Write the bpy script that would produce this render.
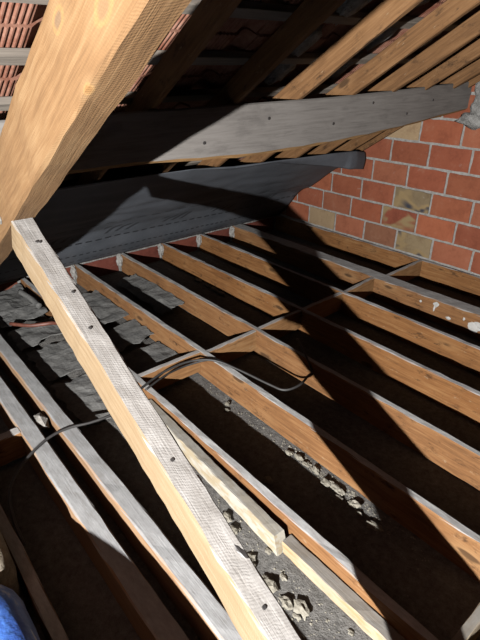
import bpy, bmesh, math, random
from mathutils import Vector, Matrix, noise

# ------------------------------------------------------------------ reset
for o in list(bpy.data.objects):
    bpy.data.objects.remove(o, do_unlink=True)
scene = bpy.context.scene
COL = scene.collection

# ------------------------------------------------------------------ camera
cd = bpy.data.cameras.new('camera')
cam = bpy.data.objects.new('camera', cd)
COL.objects.link(cam)
RX = Vector((0.64137, 0.76723, 0.00130))
RY = Vector((0.36005, -0.29949, -0.88356))
RZ = Vector((-0.67750, 0.56716, -0.46832))
CPOS = Vector((2.7112, -3.0119, 1.3212))
m = Matrix((RX, -RY, -RZ)).transposed().to_4x4()
m.translation = CPOS
cam.matrix_world = m
cd.sensor_fit = 'VERTICAL'
cd.sensor_height = 36.0
cd.sensor_width = 27.0
cd.lens = 27.53
cd.clip_start = 0.02
scene.camera = cam

# ------------------------------------------------------------------ world and lamp
w = bpy.data.worlds.new('world')
scene.world = w
w.use_nodes = True
bg = w.node_tree.nodes['Background']
bg.inputs['Color'].default_value = (0.75, 0.85, 1.0, 1)
bg.inputs['Strength'].default_value = 0.001

LAMP = Vector((2.9, -4.42, 1.17))
ld = bpy.data.lights.new('work_lamp_bulb', 'POINT')
ld.energy = 2450.0
ld.color = (1.0, 0.985, 0.965)
ld.shadow_soft_size = 0.016
lamp = bpy.data.objects.new('work_lamp_bulb', ld)
lamp.location = LAMP
COL.objects.link(lamp)

scene.view_settings.view_transform = 'Standard'
scene.view_settings.look = 'None'
scene.view_settings.exposure = 0.0
scene.view_settings.gamma = 1.0
scene.view_settings.use_curve_mapping = False

RND = random.Random(7)

# ------------------------------------------------------------------ node helpers
ALB = 0.26          # scales every surface colour down so bounced light leaves the shadows darker
def lin(c):
    def f(v):
        v /= 255.0
        return v / 12.92 if v <= 0.04045 else ((v + 0.055) / 1.055) ** 2.4
    return (f(c[0]) * ALB, f(c[1]) * ALB, f(c[2]) * ALB, 1.0)


class NT:
    def __init__(self, name):
        self.m = bpy.data.materials.new(name)
        self.m.use_nodes = True
        self.t = self.m.node_tree
        self.b = self.t.nodes['Principled BSDF']

    def n(self, typ, **kw):
        nd = self.t.nodes.new(typ)
        for k, v in kw.items():
            setattr(nd, k, v)
        return nd

    def link(self, a, b):
        self.t.links.new(a, b)

    def inp(self, sock, v):
        if hasattr(v, 'is_output'):
            self.link(v, sock)
        else:
            sock.default_value = v

    def math(self, op, a, b=None, clamp=False):
        nd = self.n('ShaderNodeMath', operation=op, use_clamp=clamp)
        self.inp(nd.inputs[0], a)
        if b is not None:
            self.inp(nd.inputs[1], b)
        return nd.outputs[0]

    def vmath(self, op, a, b):
        nd = self.n('ShaderNodeVectorMath', operation=op)
        self.inp(nd.inputs[0], a)
        self.inp(nd.inputs[1], b)
        return nd.outputs['Value'] if op in ('LENGTH', 'DISTANCE', 'DOT_PRODUCT') else nd.outputs[0]

    def noise(self, vec, scale=5, detail=4, rough=0.55, dist=0.0):
        nd = self.n('ShaderNodeTexNoise')
        self.link(vec, nd.inputs['Vector'])
        nd.inputs['Scale'].default_value = scale
        nd.inputs['Detail'].default_value = detail
        nd.inputs['Roughness'].default_value = rough
        nd.inputs['Distortion'].default_value = dist
        return nd.outputs['Fac']

    def ramp(self, fac, stops):
        nd = self.n('ShaderNodeValToRGB')
        e = nd.color_ramp.elements
        while len(e) < len(stops):
            e.new(0.5)
        for i, (p, c) in enumerate(stops):
            e[i].position = p
            e[i].color = c if len(c) == 4 else (c[0], c[1], c[2], 1)
        self.link(fac, nd.inputs[0])
        return nd.outputs[0]

    def mix(self, fac, a, b, mode='MIX'):
        nd = self.n('ShaderNodeMix', data_type='RGBA', blend_type=mode)
        self.inp(nd.inputs[0], fac)
        self.inp(nd.inputs[6], a)
        self.inp(nd.inputs[7], b)
        return nd.outputs[2]

    def smooth(self, v, lo, hi):
        nd = self.n('ShaderNodeMapRange', interpolation_type='SMOOTHSTEP')
        self.link(v, nd.inputs['Value'])
        nd.inputs['From Min'].default_value = lo
        nd.inputs['From Max'].default_value = hi
        return nd.outputs['Result']

    def mapping(self, vec, scale, loc=(0, 0, 0)):
        nd = self.n('ShaderNodeMapping')
        self.link(vec, nd.inputs['Vector'])
        nd.inputs['Scale'].default_value = scale
        nd.inputs['Location'].default_value = loc
        return nd.outputs[0]

    def bump(self, h, strength=0.3, dist=0.01):
        nd = self.n('ShaderNodeBump')
        nd.inputs['Strength'].default_value = strength
        nd.inputs['Distance'].default_value = dist
        self.link(h, nd.inputs['Height'])
        self.link(nd.outputs[0], self.b.inputs['Normal'])

    def objvec(self, rnd=True):
        tc = self.n('ShaderNodeTexCoord')
        if not rnd:
            return tc.outputs['Object']
        oi = self.n('ShaderNodeObjectInfo')
        k = self.math('MULTIPLY', oi.outputs['Random'], 37.0)
        cx = self.n('ShaderNodeCombineXYZ')
        self.link(k, cx.inputs[0]); self.link(k, cx.inputs[1]); self.link(k, cx.inputs[2])
        return self.vmath('ADD', tc.outputs['Object'], cx.outputs[0])


def wood(name, dark, mid, light, dust=0.0, dust_col=(150, 148, 145), knots=(), saw=0.0, rough=0.8,
         stain=0.0, stain_col=(60, 45, 35), white=0.0, top_col=None, wild=False):
    N = NT(name)
    base = N.objvec()
    tc = N.n('ShaderNodeTexCoord').outputs['Object']
    stretched = N.mapping(base, (1.4, 26.0, 26.0))
    g1 = N.noise(stretched, 3.2, 5, 0.6, 0.6)
    fine = N.noise(N.mapping(base, (4.0, 90.0, 90.0)), 3.0, 3, 0.6)
    broad = N.noise(base, 3.0, 3, 0.5)
    f = N.math('ADD', N.math('MULTIPLY', g1, 0.65), N.math('MULTIPLY', fine, 0.25))
    f = N.math('ADD', f, N.math('MULTIPLY', N.math('SUBTRACT', broad, 0.45), 0.35))
    col = N.ramp(f, [(0.20, lin(dark)), (0.47, lin(mid)), (0.74, lin(light))])
    height = N.math('ADD', N.math('MULTIPLY', fine, 0.6), N.math('MULTIPLY', g1, 0.6))
    if stain > 0:
        s = N.smooth(N.noise(N.mapping(base, (2.2, 6, 6)), 2.4, 5, 0.65), 0.52, 0.68)
        col = N.mix(N.math('MULTIPLY', s, stain), col, lin(stain_col))
    if white > 0:
        s = N.smooth(N.noise(N.mapping(base, (3.0, 9, 9)), 3.0, 6, 0.7), 0.42, 0.56)
        col = N.mix(N.math('MULTIPLY', s, white), col, lin((214, 208, 194)))
    if wild:
        vo = N.n('ShaderNodeTexVoronoi')
        N.link(N.mapping(base, (2.6, 7.0, 7.0)), vo.inputs['Vector'])
        vo.inputs['Scale'].default_value = 1.0
        kd = N.math('ADD', vo.outputs['Distance'], N.math('MULTIPLY', N.math('SUBTRACT', g1, 0.5), 0.10))
        k_in = N.math('SUBTRACT', 1.0, N.smooth(kd, 0.07, 0.13), True)
        k_out = N.math('SUBTRACT', 1.0, N.smooth(kd, 0.12, 0.30), True)
        col = N.mix(N.math('MULTIPLY', k_out, 0.35), col, lin(light))
        col = N.mix(N.math('MULTIPLY', k_in, 0.75), col, lin([q * 0.62 for q in dark]))
        # bruises, pale scrapes and flecks of old plaster
        br = N.smooth(N.noise(N.mapping(base, (5, 11, 11)), 2.0, 6, 0.75), 0.54, 0.70)
        col = N.mix(N.math('MULTIPLY', br, 0.85), col, lin([q * 0.7 for q in dark]))
        sc = N.smooth(N.noise(N.mapping(base, (3, 9, 9)), 6.0, 5, 0.7), 0.62, 0.72)
        col = N.mix(N.math('MULTIPLY', sc, 0.45), col, lin((214, 190, 158)))
    for (kx, ky, kz, r, kc) in knots:
        dv = N.vmath('SUBTRACT', tc, (kx, ky, kz))
        dv = N.vmath('MULTIPLY', dv, (0.55, 1.0, 1.0))
        wob = N.math('MULTIPLY', N.math('SUBTRACT', N.noise(tc, 40, 2), 0.5), r * 0.6)
        d = N.math('ADD', N.vmath('LENGTH', dv, (0, 0, 0)), wob)
        ring = N.math('SUBTRACT', 1.0, N.smooth(d, r * 1.0, r * 1.35), True)
        inner = N.math('SUBTRACT', 1.0, N.smooth(d, r * 0.45, r * 0.95), True)
        halo = N.math('SUBTRACT', 1.0, N.smooth(d, r * 1.2, r * 3.2), True)
        col = N.mix(N.math('MULTIPLY', halo, 0.3), col, lin(light))
        col = N.mix(N.math('MULTIPLY', ring, 0.35), col, lin((186, 146, 90)))
        col = N.mix(N.math('MULTIPLY', inner, 0.85), col, lin(kc))
    if saw > 0:
        wv = N.n('ShaderNodeTexWave', wave_type='BANDS', bands_direction='X')
        sk = N.n('ShaderNodeMapping')
        N.link(tc, sk.inputs['Vector'])
        sk.inputs['Rotation'].default_value = (0.35, 0.5, 0.55)
        N.link(sk.outputs[0], wv.inputs['Vector'])
        wv.inputs['Scale'].default_value = 58.0
        wv.inputs['Distortion'].default_value = 6.0
        wv.inputs['Detail'].default_value = 2.0
        dk = N.mix(0.32 * saw, col, lin(dark))
        col = N.mix(wv.outputs['Fac'], dk, col)
        height = N.math('ADD', height, N.math('MULTIPLY', wv.outputs['Fac'], 0.5 * saw))
    # local end / top weathering: a grey upper face belongs to the timber
    if dust > 0 or top_col:
        ge = N.n('ShaderNodeNewGeometry')
        up = N.vmath('DOT_PRODUCT', ge.outputs['Normal'], (0, 0, 1))
        dm = N.smooth(up, 0.55, 0.85)
        dn = N.noise(N.mapping(base, (1.0, 2.5, 2.5)), 16, 6, 0.75)
        dcol = N.ramp(dn, [(0.3, lin([c * 0.86 for c in dust_col])), (0.7, lin([min(255, c * 1.08) for c in dust_col]))])
        cover = N.math('MULTIPLY', dm, N.math('ADD', dust, N.math('MULTIPLY', N.math('SUBTRACT', dn, 0.5), 0.4)), True)
        col = N.mix(cover, col, dcol)
        height = N.math('ADD', height, N.math('MULTIPLY', dn, 0.4))
    N.link(col, N.b.inputs['Base Color'])
    N.b.inputs['Roughness'].default_value = rough
    N.b.inputs['Specular IOR Level'].default_value = 0.14
    N.bump(height, 0.45, 0.004)
    return N.m


def rough_mat(name, c1, c2, c3=None, scale=12, rough=0.9, bump=0.5, bdist=0.01, spec=0.12, objcol=False):
    N = NT(name)
    v = N.objvec()
    a = N.noise(v, scale, 6, 0.65)
    b = N.noise(v, scale * 5.3, 4, 0.6)
    f = N.math('ADD', N.math('MULTIPLY', a, 0.65), N.math('MULTIPLY', b, 0.35))
    st = [(0.36, lin(c1)), (0.62, lin(c2))]
    if c3:
        st.append((0.74, lin(c3)))
    col = N.ramp(f, st)
    N.link(col, N.b.inputs['Base Color'])
    N.b.inputs['Roughness'].default_value = rough
    N.b.inputs['Specular IOR Level'].default_value = spec
    N.bump(f, bump, bdist)
    return N.m


# ------------------------------------------------------------------ materials
M = {}
M['joist'] = wood('joist_wood', (104, 72, 44), (160, 113, 71), (192, 150, 104), dust=0.95, dust_col=(206, 206, 205),
                  stain=0.3, stain_col=(118, 78, 46), wild=True)
M['joist_far'] = wood('joist_far_wood', (100, 68, 38), (160, 110, 64), (194, 148, 98), dust=0.95, dust_col=(210, 210, 211),
                      stain=0.35, stain_col=(138, 86, 44), wild=True)
M['joist_grey'] = wood('joist_grey_wood', (140, 102, 72), (178, 142, 108), (202, 172, 138), dust=1.0, dust_col=(176, 176, 176))
M['nog'] = wood('nogging_wood', (124, 84, 52), (178, 130, 84), (206, 164, 116), dust=0.9, dust_col=(206, 204, 202), wild=True)
KN = ((0.79, 0.0, -0.038, 0.014, (128, 104, 82)), (0.94, 0.0, -0.105, 0.017, (140, 110, 80)), (0.59, 0.0, -0.13, 0.008, (150, 110, 66)))
M['principal'] = wood('principal_rafter_wood', (106, 78, 50), (142, 108, 72), (168, 137, 99), knots=KN, saw=0.3)  # colour lowered to offset the stronger light so near the lamp
M['strut'] = wood('strut_wood', (126, 102, 74), (154, 131, 100), (174, 154, 126), saw=0.25, dust=0.95, dust_col=(182, 178, 174))  # base colour darkened too, evening out the lamp's falloff on this near timber
M['purlin'] = wood('purlin_wood', (118, 112, 108), (150, 144, 139), (168, 162, 157), stain=0.35, stain_col=(98, 93, 90))
M['purlin_arris'] = wood('purlin_arris_wood', (120, 88, 54), (182, 140, 92), (206, 168, 118))
M['rafter'] = wood('rafter_wood', (98, 70, 44), (144, 104, 66), (176, 134, 92), stain=0.25, stain_col=(100, 68, 40), wild=True)
M['batten'] = wood('batten_wood', (116, 108, 100), (152, 142, 131), (178, 168, 155))
M['white_plank'] = wood('whitewashed_wood', (164, 142, 112), (198, 182, 152), (214, 204, 180), white=0.9, dust=0.7, dust_col=(150, 148, 144))
M['pale_plank'] = wood('pale_plank_wood', (160, 128, 92), (200, 170, 128), (220, 198, 162), white=0.4, dust=0.85, dust_col=(140, 138, 135))
M['mortar'] = rough_mat('mortar', (160, 156, 150), (206, 203, 198), (222, 220, 216), 30, 0.95, 0.7, 0.01)
M['cement'] = rough_mat('cement', (140, 138, 134), (200, 198, 194), (224, 222, 219), 26, 0.95, 1.0, 0.02)
M['dust_floor'] = rough_mat('dust_floor', (104, 102, 99), (146, 143, 139), (184, 180, 172), 46, 0.97, 0.9, 0.012)
M['plaster'] = rough_mat('plaster_crumb', (136, 130, 116), (186, 180, 166), (214, 209, 196), 30, 0.95, 0.9, 0.01)
M['stone'] = rough_mat('stone_chunk', (140, 134, 126), (190, 186, 180), (212, 210, 205), 22, 0.95, 0.9, 0.01)
M['scrap'] = rough_mat('scrap_felt', (104, 104, 103), (150, 149, 146), (192, 190, 184), 14, 0.92, 0.8, 0.01)
M['tile'] = rough_mat('clay_tile', (132, 76, 56), (176, 132, 112), (212, 202, 196), 9, 0.85, 0.6, 0.006)
M['cable'] = rough_mat('cable_sheath', (44, 42, 42), (66, 64, 63), None, 20, 0.6, 0.1, 0.001, 0.4)
M['copper'] = rough_mat('old_copper', (96, 50, 36), (140, 78, 58), None, 20, 0.6, 0.2, 0.002, 0.4)
M['nail'] = rough_mat('nail_steel', (40, 37, 36), (74, 70, 68), None, 40, 0.55, 0.2, 0.001, 0.5)
M['bolt'] = rough_mat('bolt_steel', (110, 106, 100), (170, 166, 160), None, 40, 0.4, 0.2, 0.001, 0.6)
M['pale_sack'] = rough_mat('pale_sack', (130, 116, 96), (200, 190, 170), (222, 214, 198), 34, 0.9, 0.7, 0.006)
M['white_plastic'] = rough_mat('white_plastic', (196, 194, 188), (226, 224, 220), None, 14, 0.6, 0.3, 0.004, 0.4)

# blue woven sack with pale scuffed stripes
N = NT('blue_sack')
v = N.objvec(False)
wv = N.noise(N.mapping(v, (3, 16, 16)), 2.5, 4, 0.6)
c = N.ramp(wv, [(0.35, lin((44, 92, 186))), (0.54, lin((76, 134, 232))), (0.66, lin((222, 230, 242)))])
N.link(c, N.b.inputs['Base Color'])
N.b.inputs['Roughness'].default_value = 0.55
N.bump(N.noise(v, 25, 4), 0.5, 0.01)
M['blue_sack'] = N.m

# brick: colour from the object, plus burnt patches
def brick_mat(name, burnt):
    N = NT(name)
    v = N.objvec()
    oi = N.n('ShaderNodeObjectInfo')
    a = N.noise(v, 9, 5, 0.6)
    b = N.noise(v, 55, 4, 0.65)
    dk = N.mix(1.0, oi.outputs['Color'], (0.80, 0.76, 0.74, 1), 'MULTIPLY')
    lt = N.mix(0.18, oi.outputs['Color'], lin((226, 190, 160)))
    f = N.math('ADD', N.math('MULTIPLY', a, 0.7), N.math('MULTIPLY', b, 0.3))
    col = N.mix(N.smooth(f, 0.34, 0.52), dk, oi.outputs['Color'])
    col = N.mix(N.smooth(f, 0.52, 0.72), col, lt)
    chalk = N.smooth(N.noise(N.mapping(v, (1, 1, 2)), 16, 6, 0.75), 0.63, 0.74)
    col = N.mix(N.math('MULTIPLY', chalk, 0.45), col, lin((206, 196, 186)))
    if burnt:
        p = N.noise(N.mapping(v, (1.0, 1, 1.5)), 4.2, 2, 0.45, 0.5)
        col = N.mix(N.smooth(p, 0.46, 0.55), col, lin((176, 150, 108)))
        col = N.mix(N.smooth(p, 0.58, 0.66), col, lin((66, 70, 84)))
    N.link(col, N.b.inputs['Base Color'])
    N.b.inputs['Roughness'].default_value = 0.9
    N.b.inputs['Specular IOR Level'].default_value = 0.2
    N.bump(f, 0.6, 0.006)
    return N.m
M['brick'] = brick_mat('red_brick', False)
M['brick_burnt'] = brick_mat('burnt_brick', True)

# black roofing membrane with faint printed lines running along it (UV: u along the eave, v down the slope)
N = NT('roof_membrane')
uv = N.n('ShaderNodeUVMap').outputs[0]
sp = N.n('ShaderNodeSeparateXYZ')
N.link(uv, sp.inputs[0])
u_, v_ = sp.outputs[0], sp.outputs[1]
ob = N.objvec(False)
nz = N.noise(ob, 7, 4, 0.6)
col = N.ramp(nz, [(0.3, lin((104, 109, 117))), (0.7, lin((120, 125, 133)))])
ink = None
for (pos, wid, freq, duty) in ((0.62, 0.004, 9.0, 0.62), (0.80, 0.0045, 14.0, 0.66), (0.885, 0.0045, 20.0, 0.55), (0.945, 0.004, 17.0, 0.6)):
    line = N.math('LESS_THAN', N.math('ABSOLUTE', N.math('SUBTRACT', v_, pos)), wid)
    dash = N.math('LESS_THAN', N.math('FRACT', N.math('MULTIPLY', u_, freq)), duty)
    k = N.math('MULTIPLY', line, dash)
    ink = k if ink is None else N.math('MAXIMUM', ink, k)
# a row of large slanted strokes, worn past reading
sl = N.math('ADD', N.math('MULTIPLY', u_, 13.0), N.math('MULTIPLY', v_, 16.0))
st = N.math('LESS_THAN', N.math('FRACT', sl), 0.38)
rw = N.math('LESS_THAN', N.math('ABSOLUTE', N.math('SUBTRACT', v_, 0.73)), 0.034)
wd = N.math('LESS_THAN', N.math('FRACT', N.math('MULTIPLY', u_, 2.2)), 0.55)
ink = N.math('MAXIMUM', ink, N.math('MULTIPLY', N.math('MULTIPLY', st, rw), N.math('MULTIPLY', wd, 0.8)))
col = N.mix(N.math('MULTIPLY', ink, 0.9), col, lin((44, 47, 52)))
N.link(col, N.b.inputs['Base Color'])
N.b.inputs['Roughness'].default_value = 0.62
N.b.inputs['Specular IOR Level'].default_value = 0.22
N.bump(N.noise(ob, 60, 3), 0.25, 0.003)
M['membrane'] = N.m


# ------------------------------------------------------------------ object helpers
def tag(o, label=None, cat=None, group=None, kind=None):
    if label: o['label'] = label
    if cat: o['category'] = cat
    if group: o['group'] = group
    if kind: o['kind'] = kind
    return o


def mesh_obj(name, verts, faces, mat, parent=None, smooth=False):
    me = bpy.data.meshes.new(name)
    me.from_pydata([tuple(v) for v in verts], [], faces)
    bm = bmesh.new(); bm.from_mesh(me)
    bmesh.ops.recalc_face_normals(bm, faces=bm.faces[:])
    bm.to_mesh(me); bm.free()
    for mt in (mat if isinstance(mat, (list, tuple)) else [mat]):
        me.materials.append(mt)
    if smooth:
        for p in me.polygons: p.use_smooth = True
    o = bpy.data.objects.new(name, me)
    COL.objects.link(o)
    if parent: o.parent = parent
    return o


def frame(O, X, Ydir):
    X = Vector(X).normalized()
    Y = Vector(Ydir); Y = (Y - X * Y.dot(X)).normalized()
    Z = X.cross(Y)
    m = Matrix((X, Y, Z)).transposed().to_4x4()
    m.translation = Vector(O)
    return m


def beam_geo(length, w, h, seg=24, cham=0.004, jit=0.0012, bow=(0, 0), seed=0, taper=None, endcut=(0, 0)):
    """box (0..length, 0..w, -h..0) with chamfered, slightly uneven arrises"""
    rr = random.Random(seed)
    V, F = [], []
    for i in range(seg + 1):
        t = i / seg
        x = length * t
        by = bow[0] * math.sin(math.pi * t)
        bz = bow[1] * math.sin(math.pi * t)
        hh = h * (1 if taper is None else taper[0] + (taper[1] - taper[0]) * t)
        ring = [(0, -cham), (cham, 0), (w - cham, 0), (w, -cham), (w, -hh + cham), (w - cham, -hh), (cham, -hh), (0, -hh + cham)]
        for (y, z) in ring:
            xx = x
            if i == 0: xx += endcut[0] * (-z)
            if i == seg: xx += endcut[1] * (-z)
            c = jit * 1.6
            V.append((xx, y + by + rr.uniform(-c, c) * 0.6 + jit * 2 * noise.noise((x * 3, y * 20 + seed, z * 20)),
                      z + bz + rr.uniform(-c, c) * 0.6 + jit * 2 * noise.noise((x * 3 + 9, y * 20, z * 20 + seed))))
    for i in range(seg):
        for k in range(8):
            a = i * 8 + k; b = i * 8 + (k + 1) % 8
            F.append((a, b, b + 8, a + 8))
    F.append(tuple(range(7, -1, -1)))
    F.append(tuple(range(seg * 8, seg * 8 + 8)))
    return V, F


def beam(name, O, X, Y, length, w, h, mat, parent=None, **kw):
    V, F = beam_geo(length, w, h, **kw)
    o = mesh_obj(name, V, F, mat)
    o.matrix_world = frame(O, X, Y)
    if parent: o.parent = parent
    return o


def tube(name, pts, r, mat, parent=None, sides=8, sub=6):
    P = [Vector(p) for p in pts]
    Q = []
    n = len(P)
    for i in range(n - 1):
        p0, p1, p2, p3 = P[max(i - 1, 0)], P[i], P[i + 1], P[min(i + 2, n - 1)]
        for s in range(sub):
            t = s / sub
            Q.append(0.5 * ((2 * p1) + (p2 - p0) * t + (2 * p0 - 5 * p1 + 4 * p2 - p3) * t * t + (-p0 + 3 * p1 - 3 * p2 + p3) * t ** 3))
    Q.append(P[-1])
    V, F = [], []
    prev = Vector((0, 0, 1))
    for i, q in enumerate(Q):
        d = (Q[min(i + 1, len(Q) - 1)] - Q[max(i - 1, 0)]).normalized()
        a = prev - d * prev.dot(d)
        if a.length < 1e-4: a = Vector((1, 0, 0)) - d * d.x
        a.normalize(); prev = a
        b = d.cross(a)
        for k in range(sides):
            th = 2 * math.pi * k / sides
            V.append(q + a * (r * math.cos(th)) + b * (r * math.sin(th)))
    for i in range(len(Q) - 1):
        for k in range(sides):
            a = i * sides + k; b = i * sides + (k + 1) % sides
            F.append((a, b, b + sides, a + sides))
    F.append(tuple(range(sides))); F.append(tuple(range((len(Q) - 1) * sides, len(Q) * sides)))
    return mesh_obj(name, V, F, mat, parent, smooth=True)


def lump_geo(rx, ry, rz, seed, sub=2, amp=0.35, freq=1.6, flat=None):
    bm = bmesh.new()
    bmesh.ops.create_icosphere(bm, subdivisions=sub, radius=1)
    V = []
    for v in bm.verts:
        d = v.co.normalized()
        k = 1 + amp * noise.noise((d.x * freq + seed * 3.1, d.y * freq + seed, d.z * freq - seed)) + amp * 0.5 * noise.noise((d.x * freq * 3 + seed, d.y * freq * 3, d.z * freq * 3))
        p = Vector((d.x * rx * k, d.y * ry * k, d.z * rz * k))
        if flat is not None: p.z = max(p.z, flat)
        V.append(p)
    F = [tuple(v.index for v in f.verts) for f in bm.faces]
    bm.free()
    return V, F


# ================================================================== SETTING
XE, XN = -0.62, 3.25          # joists run from the eave to behind the camera
ZF = -0.150                   # ceiling plaster and dust the joists stand on
YW = 0.28                     # face of the brick wall
SL = 0.62                     # roof slope
def zu(x): return 0.530 + SL * x     # underside of the common rafters

# floor: uneven dust-covered plaster, banked up with debris beside the strut
def fh(x, y):
    b = min(1.0, max(0.0, (y + 2.55) / .06)) * min(1.0, max(0.0, (-2.165 - y) / .03))
    return ZF - 0.004 + 0.0035 * noise.noise((x * 9, y * 9, 0)) + 0.002 * noise.noise((x * 30, y * 30, 3)) + b * (.052 + .012 * noise.noise((x * 5, y * 7, 8)))
V, F = [], []
nx, ny = 200, 300
for i in range(nx + 1):
    for j in range(ny + 1):
        x = -0.9 + 4.3 * i / nx; y = -5.0 + 5.3 * j / ny
        V.append((x, y, fh(x, y)))
for i in range(nx):
    for j in range(ny):
        a = i * (ny + 1) + j
        F.append((a, a + ny + 1, a + ny + 2, a + 1))
tag(mesh_obj('floor', V, F, M['dust_floor'], smooth=True), 'grey dust covered plaster between the joists', kind='structure')

# brick gable wall
def box(x0, x1, y0, y1, z0, z1):
    V = [(x0, y0, z0), (x1, y0, z0), (x1, y1, z0), (x0, y1, z0), (x0, y0, z1), (x1, y0, z1), (x1, y1, z1), (x0, y1, z1)]
    F = [(0, 3, 2, 1), (4, 5, 6, 7), (0, 1, 5, 4), (1, 2, 6, 5), (2, 3, 7, 6), (3, 0, 4, 7)]
    return V, F

V = []; F = []
xs = [-1.0, 2.6]
V = [(-1.0, YW + .010, -.4), (2.6, YW + .010, -.4), (2.6, YW + .010, zu(2.6) + .25), (-1.0, YW + .010, zu(-1.0) + .25),
     (-1.0, YW + .2, -.4), (2.6, YW + .2, -.4), (2.6, YW + .2, zu(2.6) + .25), (-1.0, YW + .2, zu(-1.0) + .25)]
F = [(0, 1, 2, 3), (7, 6, 5, 4), (0, 4, 5, 1), (1, 5, 6, 2), (2, 6, 7, 3), (3, 7, 4, 0)]
wall = tag(mesh_obj('wall_right', V, F, M['mortar']), 'gable wall of red brick with pale mortar', kind='structure')

BL, BH = 0.3074, 0.1623       # brick pitch, course pitch
def brick_mesh(seed, lx, lz, mat):
    rr = random.Random(seed)
    n, k = 8, 4
    V, F = [], []
    c = 0.004
    for i in range(n + 1):
        for j in range(k + 1):
            x = lx * i / n; z = lz * j / k
            e = (i in (0, n)) or (j in (0, k))
            y = (0.004 if e else 0.0) + rr.uniform(-.0012, .0012)
            V.append((x + (rr.uniform(-.0022, .0022) if i in (0, n) else 0), y, z + (rr.uniform(-.002, .002) if j in (0, k) else 0)))
    for i in range(n):
        for j in range(k):
            a = i * (k + 1) + j
            F.append((a, a + k + 1, a + k + 2, a + 1))
    # sides
    per = [i * (k + 1) for i in range(n + 1)] + [n * (k + 1) + j for j in range(1, k + 1)] + [i * (k + 1) + k for i in range(n - 1, -1, -1)] + [j for j in range(k - 1, 0, -1)]
    b0 = len(V)
    for q in per:
        V.append((V[q][0], 0.05, V[q][2]))
    for i in range(len(per)):
        j = (i + 1) % len(per)
        F.append((per[i], b0 + i, b0 + j, per[j]))
    F.append(tuple(b0 + i for i in range(len(per))))
    me = bpy.data.meshes.new('brick')
    me.from_pydata(V, [], F)
    bm = bmesh.new(); bm.from_mesh(me); bmesh.ops.recalc_face_normals(bm, faces=bm.faces[:]); bm.to_mesh(me); bm.free()
    me.materials.append(mat)
    return me

JT = 0.017
bmeshes = [brick_mesh(i, BL - JT, BH - JT, M['brick']) for i in range(5)]
burnt = [brick_mesh(20 + i, BL - JT, BH - JT, M['brick_burnt']) for i in range(3)]
REDS = [(180, 102, 71), (174, 96, 65), (186, 108, 75), (168, 93, 66), (188, 114, 83), (176, 100, 71)]
BUFF = (190, 162, 126)
PINK = (176, 118, 88)
special = {(0, 0): BUFF, (0, 2): PINK, (5, 0): BUFF}
burnt_at = {(0, 3), (2, 2), (1, 2)}
OFF = {-1: -0.10, 0: -0.252, 1: -0.1017, 2: -0.0167, 3: 0.0703, 4: 0.2114 - BL, 5: 0.118, 6: -0.05, 7: 0.1, 8: -0.06, 9: .1, 10: -.04}
IDX0 = {0: 0, 1: 0, 2: 0, 5: -1}
rb = random.Random(3)
for cse in range(-1, 11):
    z0 = 0.0047 + BH * cse
    for n in range(-4, 9):
        x0 = OFF[cse] + n * BL
        if x0 < -0.95 or x0 + BL > 2.55: continue
        if z0 > zu(x0 + BL * .5) + 0.12: continue
        key = (cse, n - IDX0.get(cse, 0))
        me = rb.choice(bmeshes); col = rb.choice(REDS)
        if cse == 5 and abs(x0 - 0.426) < 0.1: col = BUFF
        elif key in special and cse != 5: col = special[key]
        if key in burnt_at:
            me = rb.choice(burnt)
            col = (176, 96, 70) if key == (1, 2) else (168, 146, 112)
        o = bpy.data.objects.new('brick', me)
        o.location = (x0 + JT / 2, YW + rb.uniform(-.002, .002), z0 + JT / 2)
        kf = rb.uniform(.90, 1.05)
        o.color = lin([max(0, min(255, q * kf)) for q in col])
        COL.objects.link(o); o.parent = wall

# lumpy cement around the purlin's end
for k, (x, z, rx, rz) in enumerate(((1.14, 1.16, .075, .13), (1.11, .99, .11, .05), (1.22, 1.03, .1, .09), (1.15, 1.30, .08, .1), (1.13, 1.06, .07, .07))):
    V, F = lump_geo(rx, .05, rz, 11 + k, 3, .45, 2.2)
    o = mesh_obj('cement_patch', V, F, M['cement'], wall, smooth=True)
    o.location = (x, YW + .005, z)

# eave wall between the joist ends
V, F = box(-0.86, -0.655, -3.6, YW - .01, -.4, -.008)
eave = tag(mesh_obj('wall_back', V, F, M['cement']), 'low brick wall head under the eave', kind='structure')
JY = {0: (.250, .029), 1: (-.299, .108), 2: (-.665, .03), 3: (-1.049, .03), 4: (-1.423, .030), 5: (-1.792, .032),
      6: (-2.180, .032), 7: (-2.579, .060), 8: (-2.708, .065), 9: (-2.916, .036)}
eb = [brick_mesh(40 + i, .26, .128, M['brick']) for i in range(3)]
for k in range(0, 9):
    ya = JY[k + 1][0] + JY[k + 1][1]; yb = JY[k][0]
    if yb - ya < .2: continue
    o = bpy.data.objects.new('brick', eb[k % 3])
    o.matrix_world = Matrix.Translation((-0.648, ya + .03, -.146)) @ Matrix.Rotation(math.pi / 2, 4, 'Z')
    o.color = lin(rb.choice([(134, 70, 52), (142, 80, 60), (126, 64, 50)]))
    sc = (yb - ya - .05) / .26
    o.scale = (sc, 1, 1)
    COL.objects.link(o); o.parent = eave

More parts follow.
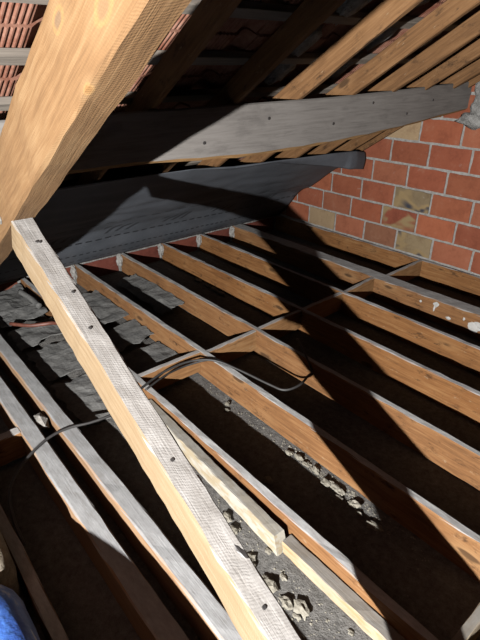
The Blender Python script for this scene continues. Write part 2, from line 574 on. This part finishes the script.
# ------------------------------------------------------------------ roof: rafters, battens, tiles
ca = 1 / math.hypot(1, SL); sa = SL * ca
UPS = Vector((ca, 0, sa)); NRM = Vector((-sa, 0, ca))
RD = 0.088                                           # rafter depth
x_lo, x_hi = -0.66, 3.0
V = []; F = []
def roof_pt(x, off, y):
    p = Vector((x, y, zu(x))) + NRM * off
    return p
o1 = RD + .085; o2 = RD + .11
V = [roof_pt(-.9, o1, -4.6), roof_pt(3.1, o1, -4.6), roof_pt(3.1, o1, YW), roof_pt(-.9, o1, YW),
     roof_pt(-.9, o2, -4.6), roof_pt(3.1, o2, -4.6), roof_pt(3.1, o2, YW), roof_pt(-.9, o2, YW)]
F = [(0, 1, 2, 3), (7, 6, 5, 4), (0, 4, 5, 1), (1, 5, 6, 2), (2, 6, 7, 3), (3, 7, 4, 0)]
roof = tag(mesh_obj('ceiling', V, F, M['tile']), 'underside of the clay tiled roof slope', kind='structure')

GA = 0.255                                          # batten gauge along the slope
# ribbed interlocking clay tile, underside down: x along slope, y across
def tile_mesh(seed):
    rr = random.Random(seed)
    W, Ln, n = 0.232, 0.30, 56
    V, F = [], []
    for i in range(2):
        for j in range(n + 1):
            y = W * j / n
            rib = 0.0045 * (1 if (j % 4) in (0, 1) else -1) if j < 34 else 0.004
            roll = 0.022 * max(0, math.sin(math.pi * (j - 34) / (n - 34))) if j >= 34 else 0
            V.append((Ln * i, y, rib * .5 + roll + .012 * (1 - i)))
    base = len(V)
    for i in range(2):
        for j in range(n + 1):
            V.append((V[i * (n + 1) + j][0], V[i * (n + 1) + j][1], V[i * (n + 1) + j][2] + .014))
    for j in range(n):
        F.append((j, j + 1, n + 2 + j, n + 1 + j))
        F.append((base + j, base + n + 1 + j, base + n + 2 + j, base + j + 1))
        F.append((j, base + j, base + j + 1, j + 1))
        F.append((n + 1 + j, n + 2 + j, base + n + 2 + j, base + n + 1 + j))
    F.append((0, n + 1, base + n + 1, base)); F.append((n, base + n, base + 2 * n + 1, 2 * n + 1))
    me = bpy.data.meshes.new('roof_tile')
    me.from_pydata(V, [], F)
    bm = bmesh.new(); bm.from_mesh(me); bmesh.ops.recalc_face_normals(bm, faces=bm.faces[:]); bm.to_mesh(me); bm.free()
    me.materials.append(M['tile'])
    return me
tm = [tile_mesh(i) for i in range(2)]
rt = random.Random(12)
fr = Matrix((UPS, Vector((0, 1, 0)), NRM)).transposed().to_4x4()
for r in range(-1, 11):
    s0 = -0.115 + GA * r                              # distance along slope from x = 0
    for cidx in range(0, 20):
        y = YW - .24 * (cidx + 1)
        mt = fr.copy()
        mt.translation = Vector((0, y + rt.uniform(-.004, .004), zu(0))) + UPS * (s0 + rt.uniform(-.006, .006)) + NRM * (RD + .030)
        o = bpy.data.objects.new('roof_tile', tm[(r + cidx) % 2])
        o.matrix_world = mt @ Matrix.Rotation(rt.uniform(-.012, .012), 4, 'Z')
        COL.objects.link(o); o.parent = roof
V, F = beam_geo(4.8, 0.045, 0.026, seg=20, cham=.002, jit=.0015, seed=5)
bat = None
for r in range(-2, 11):
    s0 = 0.10 + GA * r
    if bat is None:
        o = mesh_obj('roof_batten', V, F, M['batten']); bat = o
    else:
        o = bpy.data.objects.new('roof_batten', bat.data); COL.objects.link(o)
    O = Vector((0, -4.55, zu(0))) + UPS * s0 + NRM * (RD + .027)
    o.matrix_world = frame(O, (0, 1, 0), -UPS)
    o.parent = roof
# mortar torching smeared along the tile joints by the lit rafters
tg = random.Random(8)
for (x, y, rx, ry) in ((1.07, -1.36, .10, .05), (1.24, -1.40, .09, .05), (1.42, -1.36, .10, .05), (1.10, -.99, .11, .045),
                       (1.30, -.98, .10, .04), (1.50, -1.02, .08, .05), (1.30, -.62, .09, .04), (1.52, -1.34, .1, .05)):
    V, F = lump_geo(rx, ry, .022, tg.randint(1, 99), 3, .5, 2.4)
    o = mesh_obj('torching', V, F, M['cement'], roof, smooth=True)
    mt = fr.copy(); mt.translation = roof_pt(x, RD + .02, y)
    o.matrix_world = mt

RY_ = {'G': -2.79, 'H': -2.40, 'Z': -2.027, 'Y': -1.638, 'A': -1.263, 'B': -.893, 'C': -.561, 'D': -.252, 'E': .052, 'F0': .235}
order = ['F0', 'E', 'D', 'C', 'B', 'A', 'Y', 'Z', 'H', 'G']
words = ['rafter lying hard against the brick gable wall', 'second rafter out from the brick gable wall', 'third rafter out from the brick gable wall',
         'fourth rafter out from the brick gable wall', 'fifth rafter out from the brick gable wall', 'sixth rafter from the brick wall, sunlit orange with pale knots',
         'seventh rafter from the brick wall, in shade above the purlin', 'eighth rafter from the brick wall, deep in shade above the purlin',
         'ninth rafter from the brick wall, in deep shade behind the big truss rafter', 'tenth rafter from the brick wall, beyond the big truss rafter']
words[5] = 'sixth rafter from the brick wall, warm orange with pale knots'
for k, nm in enumerate(order):
    O = Vector((x_lo, RY_[nm], zu(x_lo))) + NRM * RD
    o = beam('rafter', O, UPS, (0, 1, 0), (x_hi - x_lo) / ca, .029, RD, M['rafter'], seg=40, cham=.004, jit=.0015, seed=60 + k)
    tag(o, 'brown wooden ' + words[k], 'rafter', 'common rafters of the roof')

# ------------------------------------------------------------------ purlin (sagging, stations along y)
def lerp_tab(tab, t):
    for (a, va), (b, vb) in zip(tab, tab[1:]):
        if t <= b: return va + (vb - va) * (t - a) / (b - a)
    return tab[-1][1]
ztop = [(-4.2, 1.160), (-1.86, 1.162), (-1.06, 1.168), (-.5, 1.183), (.36, 1.213)]
zbot = [(-4.2, .985), (-2.1, .979), (-1.6, .953), (-1.25, .953), (-.8, .965), (-.44, .988), (.36, 1.052)]
V, F = [], []
ns = 46
XP = 1.039; WP = 0.085
rp = random.Random(4)
c = .006
for i in range(ns + 1):
    y = -4.2 + (YW + .08 + 4.2) * i / ns
    zt = lerp_tab(ztop, y); zb = lerp_tab(zbot, y)
    j = lambda s=.002: rp.uniform(-s, s)
    V += [(XP, y, zb + .012 + j(.003)), (XP, y, zt - c), (XP - c, y, zt), (XP - WP, y, zt - SL * WP), (XP - WP, y, zb), (XP - .012 + j(.002), y, zb + j())]
for i in range(ns):
    for k in range(6):
        a = i * 6 + k; b = i * 6 + (k + 1) % 6
        F.append((a, b, b + 6, a + 6))
F.append(tuple(range(6))); F.append(tuple(range(ns * 6, ns * 6 + 6)))
# local frame with x along the timber
O = Vector((XP, -4.2, 1.16))
fm = frame(O, (0, 1, 0), (-1, 0, 0)); inv = fm.inverted()
V = [inv @ Vector(v) for v in V]
PN = []
pur = mesh_obj('purlin', V, F, [M['purlin'], M['purlin_arris']])
pur.matrix_world = fm
for p in pur.data.polygons:
    ks = sorted(v % 6 for v in p.vertices)
    if len(p.vertices) == 4 and set(ks) == {0, 5}: p.material_index = 1
for (y, z) in ((-1.80, 1.03), (-1.45, 1.10), (-1.02, 1.05), (-.72, 1.13), (-.40, 1.06), (-.15, 1.12)):
    PN.append((y, z))
tag(pur, 'long grey dusty purlin running under the rafters into the brick wall', 'beam')

# ------------------------------------------------------------------ truss: principal rafter and strut
YT = -2.64
kp = 0.569; mp = 0.2024
dp = Vector((1, 0, kp)).normalized(); npv = Vector((-dp.z, 0, dp.x))
PH = 0.176
x0 = -0.60
O = Vector((x0, YT, kp * x0 + mp)) + npv * PH
prin = beam('principal_rafter', O, dp, (0, 1, 0), (3.1 - x0) * math.hypot(1, kp), .074, PH, M['principal'], seg=60, cham=.006, jit=.002, seed=91)
prin.data.name = 'principal_rafter'
tag(prin, 'thick pale orange principal rafter with big knots carrying the purlin', 'rafter')
# knot positions follow the timber's own length
LX = lambda x, z: (Vector((x, YT, z)) - O).dot(dp)
LZ = lambda x, z: (Vector((x, YT, z)) - O).dot(npv)
kn_world = ((1.803, 1.379), (1.967, 1.386), (1.883, 1.279))
kn = [(LX(x, z), LZ(x, z)) for x, z in kn_world]
nodes = M['principal'].node_tree.nodes
subs = [nd for nd in nodes if nd.type == 'VECT_MATH' and nd.operation == 'SUBTRACT']
for nd, (a, b) in zip(subs, kn):
    nd.inputs[1].default_value = (a, 0.0, b)
# bolt through the side
bm = bmesh.new()
bmesh.ops.create_cone(bm, cap_ends=True, segments=6, radius1=.014, radius2=.013, depth=.012)
me = bpy.data.meshes.new('bolt'); bm.to_mesh(me); bm.free(); me.materials.append(M['bolt'])
o = bpy.data.objects.new('bolt', me); COL.objects.link(o); o.parent = prin
o.matrix_local = Matrix.Translation((LX(1.139, 0.896), -.005, LZ(1.139, 0.896))) @ Matrix.Rotation(math.pi / 2, 4, 'X')
o['label'] = 'grey steel bolt head'

ks_, ms_ = -0.498, 1.5436
ds = Vector((1, 0, ks_)).normalized(); nsv = Vector((-ds.z, 0, ds.x))
SH = 0.111
xs0 = (ms_ - mp) / (kp - ks_) - .004
O = Vector((xs0, YT + .001, ks_ * xs0 + ms_))
slen = (2.78 - xs0) * math.hypot(1, ks_)
# cut the head to lie along the rafter's underside and the foot level on the joist
strut = beam('strut', O, ds, (0, 1, 0), slen, .062, SH, M['strut'], seg=50, cham=.004, jit=.0015, seed=33, endcut=(-0.06, 0.5))
tag(strut, 'pale diagonal timber strut with grey nailed top propping the big rafter', 'strut')
nail_bm = bmesh.new()
bmesh.ops.create_cone(nail_bm, cap_ends=True, segments=10, radius1=.0048, radius2=.0042, depth=.003)
nme = bpy.data.meshes.new('nail'); nail_bm.to_mesh(nme); nail_bm.free(); nme.materials.append(M['nail'])
for (x, y, z) in ((1.345, -2.607, 0.874), (1.348, -2.6, 0.873), (1.529, -2.596, 0.782), (1.642, -2.609, 0.726), (2.0, -2.61, 0.548), (2.304, -2.61, 0.396)):
    o = bpy.data.objects.new('nail', nme); COL.objects.link(o); o.parent = strut
    o.location = ((Vector((x, y, z)) - O).dot(ds), y - O.y, .0012)
for (y, z) in PN:
    o = bpy.data.objects.new('nail', nme); COL.objects.link(o); o.parent = pur
    o.matrix_local = fm.inverted() @ Matrix.Translation((XP + .0008, y, z)) @ Matrix.Rotation(math.pi / 2, 4, 'Y') @ Matrix.Scale(1.5, 4)
# split knot near the lower nails
V, F = lump_geo(.022, .007, .0035, 5, 2, .4)
o = mesh_obj('split_knot', V, F, M['nail'], strut); o.location = ((Vector((2.208, -2.595, 0.444)) - O).dot(ds), .05, -.0012)
o.rotation_euler = (0, 0, .25)

# ------------------------------------------------------------------ joists
jl = {0: 'orange brown floor joist fixed along the foot of the brick wall',
      1: 'wide floor joist with thick grey top, next out from the brick wall',
      2: 'third floor joist from the brick wall, thin grey dusty top edge',
      3: 'fourth floor joist from the brick wall, warm orange knotty side',
      4: 'fifth floor joist from the brick wall, crossed by the strut shadow',
      5: 'sixth floor joist from the brick wall, rubble heaped along its side',
      6: 'seventh floor joist from the brick wall, old planks nailed along its side',
      7: 'broad grey topped floor joist directly under the pale strut',
      8: 'broad grey topped joist closely paired with the one under the strut',
      9: 'dark floor joist in shade beside the blue sack'}
jm = {0: 'joist_far', 1: 'joist', 2: 'joist_far', 3: 'joist_far', 4: 'joist', 5: 'joist', 6: 'joist', 7: 'joist_grey', 8: 'joist_grey', 9: 'joist'}
jobj = {}
for k, (y, wd) in JY.items():
    st = XE - (.02 if k else .03)
    o = beam('floor_joist', (st, y, 0), (1, 0, 0), (0, 1, 0), XN - st, wd, -ZF, M[jm[k]], seg=60, cham=.003 if wd < .05 else .005,
             jit=.0016, seed=100 + k, bow=((0.006 if k == 6 else 0), 0))
    tag(o, jl[k], 'joist', 'floor joists'); jobj[k] = o

def nogging(x, k_hi, label, h=.12, t=.028, dz=-.002, x2=None, mat='nog', seed=0):
    ya = JY[k_hi + 1][0] + JY[k_hi + 1][1]; yb = JY[k_hi][0]
    x2 = x if x2 is None else x2
    X = Vector((x2 - x, yb - ya, 0))
    O = Vector((x + t, ya, dz))
    o = beam('nogging', O, X, (-1, 0, 0), X.length, t, h, M[mat], seg=8, cham=.003, jit=.0012, seed=seed)
    tag(o, label, 'nogging', 'noggings between the joists')
    return o
nogging(.908, 5, 'short nogging behind the strut, cable lying across its top', x2=.905, seed=1)
nogging(.940, 4, 'short nogging between the fifth and sixth joists from the wall', x2=.928, seed=2)
nogging(.925, 3, 'short nogging between the fourth and fifth joists from the wall', x2=.914, seed=3)
nogging(.915, 2, 'short nogging in the strut shadow between third and fourth joists', x2=.91, seed=4)
nogging(.915, 1, 'short nogging between the wide joist and the third joist', x2=.888, seed=5)
nogging(.925, 0, 'short nogging touching the joist along the brick wall', x2=.915, seed=6)
nogging(.93, 8, 'dark nogging beside the paired grey topped joist, cable above it', x2=.93, seed=7, t=.045)
nogging(2.50, 5, 'pale nogging at the near end of the planked joist', x2=2.50, seed=8, mat='pale_plank')

# planks fixed along the seventh joist
o = beam('plank', (1.10, -2.222, -.016), (1, -.030, -.008), (0, 1, 0), .87, .042, .075, M['white_plank'], seg=30, cham=.003, jit=.0014, seed=70, endcut=(0, .3))
tag(o, 'whitewashed old plank with broken end beside the seventh joist', 'plank')
o = beam('plank', (1.985, -2.226, -.052), (1, .004, 0), (0, 1, 0), 1.1, .044, .055, M['pale_plank'], seg=30, cham=.003, jit=.0014, seed=71, endcut=(.2, 0))
tag(o, 'raw pale plank following on from the whitewashed one', 'plank')

# ------------------------------------------------------------------ membrane
V, F, UV = [], [], []
na, nb = 150, 70
Y0, Y1 = -3.5, YW - .006
prof = []
for j in range(nb + 1):
    v = j / nb
    prof.append(v)
FOLD = [(-3.6, .52), (-1.46, .46), (-1.13, .41), (-.6, .385), (-.17, .37), (.1, .345), (.3, .29)]
def memb(u, v):
    y = Y0 + (Y1 - Y0) * u
    fl = 0.115 * max(0.0, min(1.0, (y + .75) / .8)) + .02     # loose flap hanging along the top edge
    xf = lerp_tab(FOLD, y)
    if v < .14:
        t = v / .14                                            # flap bottom -> fold
        x = xf - .035 * (1 - t) * (1 if y < 0 else .5) + .012 * math.sin(t * 3.1)
        z = zu(xf) - .012 - fl * (1 - t)
        x += .018 * math.sin(y * 5 + .5) * (1 - t)
    else:
        t = (v - .14) / .86
        x = xf - t * (xf + .63)
        zs = zu(x) - .014
        # drop from the last rafter stretch to the joist ends
        e = max(0.0, (t - .68) / .32)
        zend = .006
        zs = zs * (1 - e ** 1.6) + zend * e ** 1.6
        sag = .030 * math.sin(math.pi * min(1, t * 1.05)) * (.5 + .5 * noise.noise((y * 1.7, 4.2, 0)))
        z = zs - abs(sag)
        wr = .010 * noise.noise((y * 2.2 + x * 3.0, x * 9, 1.3)) + .006 * noise.noise((y * 6 + x * 6, x * 14, 5.1))
        z += wr * math.sin(math.pi * t) ** .5 if t < 1 else 0
        near = max(0.0, (y + .45) / .7)                        # tension folds running to the wall corner
        z += .012 * near * math.sin((x * 14 + y * 6)) * math.sin(math.pi * t)
    return Vector((x, y, z))
for i in range(na + 1):
    for j in range(nb + 1):
        u = i / na; v = j / nb
        V.append(memb(u, v)); UV.append((u * (Y1 - Y0), v))
for i in range(na):
    for j in range(nb):
        a = i * (nb + 1) + j
        F.append((a, a + 1, a + nb + 2, a + nb + 1))
me = bpy.data.meshes.new('roof_membrane')
me.from_pydata([tuple(v) for v in V], [], F)
uvl = me.uv_layers.new(name='UVMap')
for lp in me.loops:
    uvl.data[lp.index].uv = UV[lp.vertex_index]
me.materials.append(M['membrane'])
for p in me.polygons: p.use_smooth = True
o = bpy.data.objects.new('roof_membrane', me); COL.objects.link(o)
sm = o.modifiers.new('thickness', 'SOLIDIFY'); sm.thickness = .0025; sm.offset = 0
tag(o, 'black roofing membrane sheet draped under the rafters down to the joist ends', 'membrane')

# ------------------------------------------------------------------ torn sheets between the joists
def sheet(x0, x1, y0, y1, z, label, seed, amp=.012, tilt=0.0, group='torn felt sheets between the joists', mat='scrap'):
    rr = random.Random(seed)
    n, k = 16, 9
    cx, cy = (x0 + x1) / 2, (y0 + y1) / 2
    V, F = [], []
    for s in (0, 1):
        for i in range(n + 1):
            for j in range(k + 1):
                u, v = i / n, j / k
                x = x0 + (x1 - x0) * u; y = y0 + (y1 - y0) * v
                if i in (0, n): x += .035 * noise.noise((v * 5 + seed, seed, i)) + .01 * noise.noise((v * 17, seed, i))
                if j in (0, k): y += .022 * noise.noise((u * 6 + seed, j, seed)) + .008 * noise.noise((u * 23, seed, j))
                zz = amp * (noise.noise((x * 7 + seed, y * 7, seed)) + .6 * noise.noise((x * 19, y * 19, seed)) + .9) + tilt * (v - .5)
                V.append((x - cx, y - cy, zz + .004 * s))
    m_ = (n + 1) * (k + 1)
    for i in range(n):
        for j in range(k):
            a = i * (k + 1) + j
            F.append((a, a + 1, a + k + 2, a + k + 1))
            F.append((m_ + a, m_ + a + k + 1, m_ + a + k + 2, m_ + a + 1))
    per = [i * (k + 1) for i in range(n + 1)] + [n * (k + 1) + j for j in range(1, k + 1)] + [i * (k + 1) + k for i in range(n - 1, -1, -1)] + [j for j in range(k - 1, 0, -1)]
    for i in range(len(per)):
        a, b = per[i], per[(i + 1) % len(per)]
        F.append((a, b, m_ + b, m_ + a))
    o = mesh_obj('torn_sheet', V, F, M[mat], smooth=False)
    o.location = (cx, cy, z)
    return tag(o, label, 'felt scrap', group)
G0 = ZF + .004
sheet(-.60, -.09, -2.47, -2.20, G0 + .075, 'crumpled grey felt sheet at the eave end beside the strut', 1, .022, .02)
sheet(-.04, .19, -2.46, -2.20, G0 + .066, 'torn grey felt sheet under the old copper pipe', 2, .015, .02)
sheet(.25, .58, -2.46, -2.20, G0 + .058, 'torn grey felt sheet nearest the copper pipe bend, lying flat', 3, .012)
sheet(.64, 1.02, -2.47, -2.20, G0 + .052, 'flaky grey felt sheet ending below the cable by the strut', 4, .014)
sheet(-.30, .18, -2.12, -1.80, G0 + .035, 'grey felt scrap against the sixth joist near the eave', 5, .014, .03)
sheet(.24, .48, -2.11, -1.80, G0 + .025, 'grey felt scrap with pale torn edge beside the sixth joist', 6, .014, .03)
sheet(.54, .86, -2.11, -1.80, G0 + .014, 'grey felt scrap tucked against the nogging behind the strut', 7, .012, .02)
sheet(-.40, .25, -1.60, -1.43, G0 + .03, 'grey felt scrap lying against the fifth joist', 8, .016, .03)
# ragged upturned cloth strip at the eave
tube_pts = [(-.42, -2.25, -.005), (-.25, -2.235, .0), (-.12, -2.235, .0)]
o = tube('pipe_lagging', tube_pts, .018, M['scrap'], sides=7)
tag(o, 'grey rolled lagging strip lying on the felt by the eave', 'lagging')
o = tube('copper_pipe', [(-.06, -2.43, -.03), (.05, -2.36, -.02), (.10, -2.29, -.014), (.11, -2.245, -.018), (.10, -2.195, -.045)], .011, M['copper'])
tag(o, 'short bent reddish copper pipe crossing the felt sheets', 'pipe')

# ------------------------------------------------------------------ rubble
def chunk(loc, r, label, seed, mat='plaster', group=None, sub=2, amp=.75):
    V, F = lump_geo(r[0], r[1], r[2], seed, sub, amp, 2.5)
    lo = min(v.z for v in V)
    o = mesh_obj('plaster_chunk' if mat == 'plaster' else 'stone_chunk', V, F, M[mat])
    o.location = (loc[0], loc[1], loc[2] - lo)
    return tag(o, label, 'rubble', group)
heapg = 'plaster lumps heaped along the sixth joist'
rh = random.Random(21)
for k in range(16):
    t = k / 15
    x = 1.66 + .44 * t + rh.uniform(-.02, .02); y = -1.825 - .03 * rh.random() - .03 * t
    r = rh.uniform(.007, .015)
    chunk((x, y, ZF - .003), (r * 1.5, r, r * .7), 'crumbly pale plaster lump heaped along the side of the sixth joist', 200 + k, group=heapg)
for k, (x, y, r) in enumerate(((1.70, -2.02, .016), (1.215, -1.84, .012), (1.25, -1.87, .010))):
    chunk((x, y, ZF - .003), (r * 1.2, r, r * .7), ['lone pale plaster lump in the shade of the seventh joist', 'small white plaster flake by the nogging and sixth joist', 'small white plaster flake by the nogging and sixth joist'][k], 240 + k,
          group=None if k == 0 else 'plaster flakes by the nogging')
rq = random.Random(31)
for k in range(18):
    x = rq.uniform(1.75, 2.32); y = rq.uniform(-2.36, -2.255); r = rq.choice([.007, .009, .012, .016, .02])
    chunk((x, y, fh(x, y) - .002), (r * 1.4, r, r * .65), 'crumbly plaster lump in the dust beside the strut foot', 260 + k, group='plaster lumps beside the strut foot')
chunk((.925, -2.613, -.062), (.062, .030, .03), 'pale angular stone wedged between the paired grey topped joists', 6, 'stone', amp=.3, sub=1)
# pale shavings on the fourth and fifth joist feet
for k, (x, y) in enumerate(((-.10, -1.07), (.02, -1.075), (.12, -1.08), (.20, -1.085))):
    chunk((x, y, ZF - .003), (.04, .014, .010), 'pale splinter lying along the foot of the fourth joist', 290 + k, group='pale splinters by the fourth joist')

# fine crumbs nobody could count
V, F = [], []
rc = random.Random(99)
def crumb(x, y, s):
    b = len(V); z0 = fh(x, y) - .0005
    for (dx, dy, dz) in ((-1, -.6, 0), (1, -.7, 0), (.2, 1, 0), (0, 0, 1.1)):
        V.append((x + s * (dx + rc.uniform(-.4, .4)), y + s * (dy + rc.uniform(-.4, .4)), z0 + s * dz * rc.uniform(.5, 1.1)))
    F.extend([(b, b + 1, b + 3), (b + 1, b + 2, b + 3), (b + 2, b, b + 3), (b, b + 2, b + 1)])
for k in range(2000):
    q = rc.random()
    if q < .15: x, y = rc.uniform(1.0, 2.3), -1.80 - abs(rc.gauss(0, .05))
    elif q < .45: x, y = rc.gauss(1.86, .12), -1.80 - abs(rc.gauss(0, .035))
    elif q < .82: x, y = rc.uniform(1.55, 2.6), rc.uniform(-2.48, -2.25)
    else: x, y = rc.uniform(-.5, 2.6), rc.uniform(-3.0, .2)
    crumb(x, y, rc.choice([.0015, .002, .003, .003, .005]))
tag(mesh_obj('plaster_crumbs', V, F, M['plaster']), 'fine pale plaster crumbs scattered over the dusty floor between joists', 'rubble', kind='stuff')

# ------------------------------------------------------------------ cables
z = .008
o = tube('cable', [(1.46, -2.868, -.06), (1.375, -2.866, -.01), (1.264, -2.84, .002), (1.17, -2.772, .0), (1.115, -2.69, z), (1.090, -2.62, z + .004), (1.084, -2.546, z), (1.10, -2.46, .0),
                   (1.105, -2.36, .0), (1.06, -2.26, .01), (1.025, -2.17, z), (.99, -2.04, .012), (.996, -1.896, .014), (1.067, -1.796, .012), (1.194, -1.741, -.004),
                   (1.36, -1.699, -.016), (1.433, -1.673, -.018), (1.455, -1.599, -.012), (1.43, -1.513, -.01), (1.395, -1.45, -.03), (1.30, -1.40, .008), (1.15, -1.30, -.01)], .0058, M['cable'])
tag(o, 'long black cable looping over the joists and under the strut', 'cable')
o = tube('cable', [(1.055, -2.18, z), (1.01, -2.05, .004), (.985, -1.93, -.01), (1.02, -1.83, .002), (1.075, -1.775, z), (1.18, -1.73, -.02)], .0048, M['cable'])
tag(o, 'thinner second cable strand lying beside the long one at the nogging', 'cable')

# ------------------------------------------------------------------ sacks beside the dark joist
def sack(name, cx, cy, zb, rx, ry, rz, seed, mat, pw=3.2, droop=0.0):
    bm = bmesh.new()
    bmesh.ops.create_icosphere(bm, subdivisions=5, radius=1)
    V = []
    for v in bm.verts:
        d = v.co.normalized()
        k = (abs(d.x) ** 10 + (abs(d.y) ** pw + abs(d.z) ** pw) ** (10 / pw)) ** (-1 / 10)
        n1 = 1 + .03 * noise.noise((d.x * 3 + seed, d.y * 3, d.z * 3)) + .022 * noise.noise((d.x * 9, d.y * 9 + seed, d.z * 9))
        dr = 1 - droop * max(0.0, min(1.0, -d.x * k)) ** 1.5
        V.append((d.x * rx * k * n1, d.y * ry * k * n1, (d.z * rz * k * n1 + rz) * dr))
    F = [tuple(v.index for v in f.verts) for f in bm.faces]
    bm.free()
    o = mesh_obj(name, V, F, M[mat], smooth=True)
    o.location = (cx, cy, zb)
    return o
b = sack('blue_sack', 2.20, -3.235, ZF, .50, .29, .199, 2, 'blue_sack', 8.0, .16)  # height and drooping end shaped for the shadow edge on the paired joist
tag(b, 'crumpled blue plastic sack beyond the dark joist', 'sack')
p = sack('pale_sack', 1.27, -3.142, ZF, .40, .222, .152, 6, 'pale_sack', 8.0)  # mostly out of view; height set to shade the side of the paired joist
tag(p, 'pale dusty rubble sack beyond the dark joist, sized to shade the paired joist', 'sack')

# dried plaster splashed on the wide joist by the wall
jm_ = jobj[1].matrix_world.inverted()
for k, (x, z, rx, rz) in enumerate(((1.281, -.043, .008, .008), (1.388, -.03, .02, .016), (1.378, -.058, .007, .022), (1.646, -.087, .035, .028), (1.671, -.06, .03, .02), (1.479, -.087, .016, .009), (1.576, -.054, .008, .01))):
    V, F = lump_geo(rx, .004, rz, 300 + k, 2, .6, 2.5)
    o = mesh_obj('plaster_splash', V, F, M['white_plastic'], jobj[1])
    o.location = (x + .64, -.001, z)
# mortar squeezed beside the joist ends
for k in range(1, 6):
    y = JY[k][0]
    V, F = lump_geo(.03, .022, .05, 320 + k, 3, .5, 2.4)
    o = mesh_obj('mortar_dab', V, F, M['mortar'], eave)
    o.location = (-.632, y - .012, -.05)
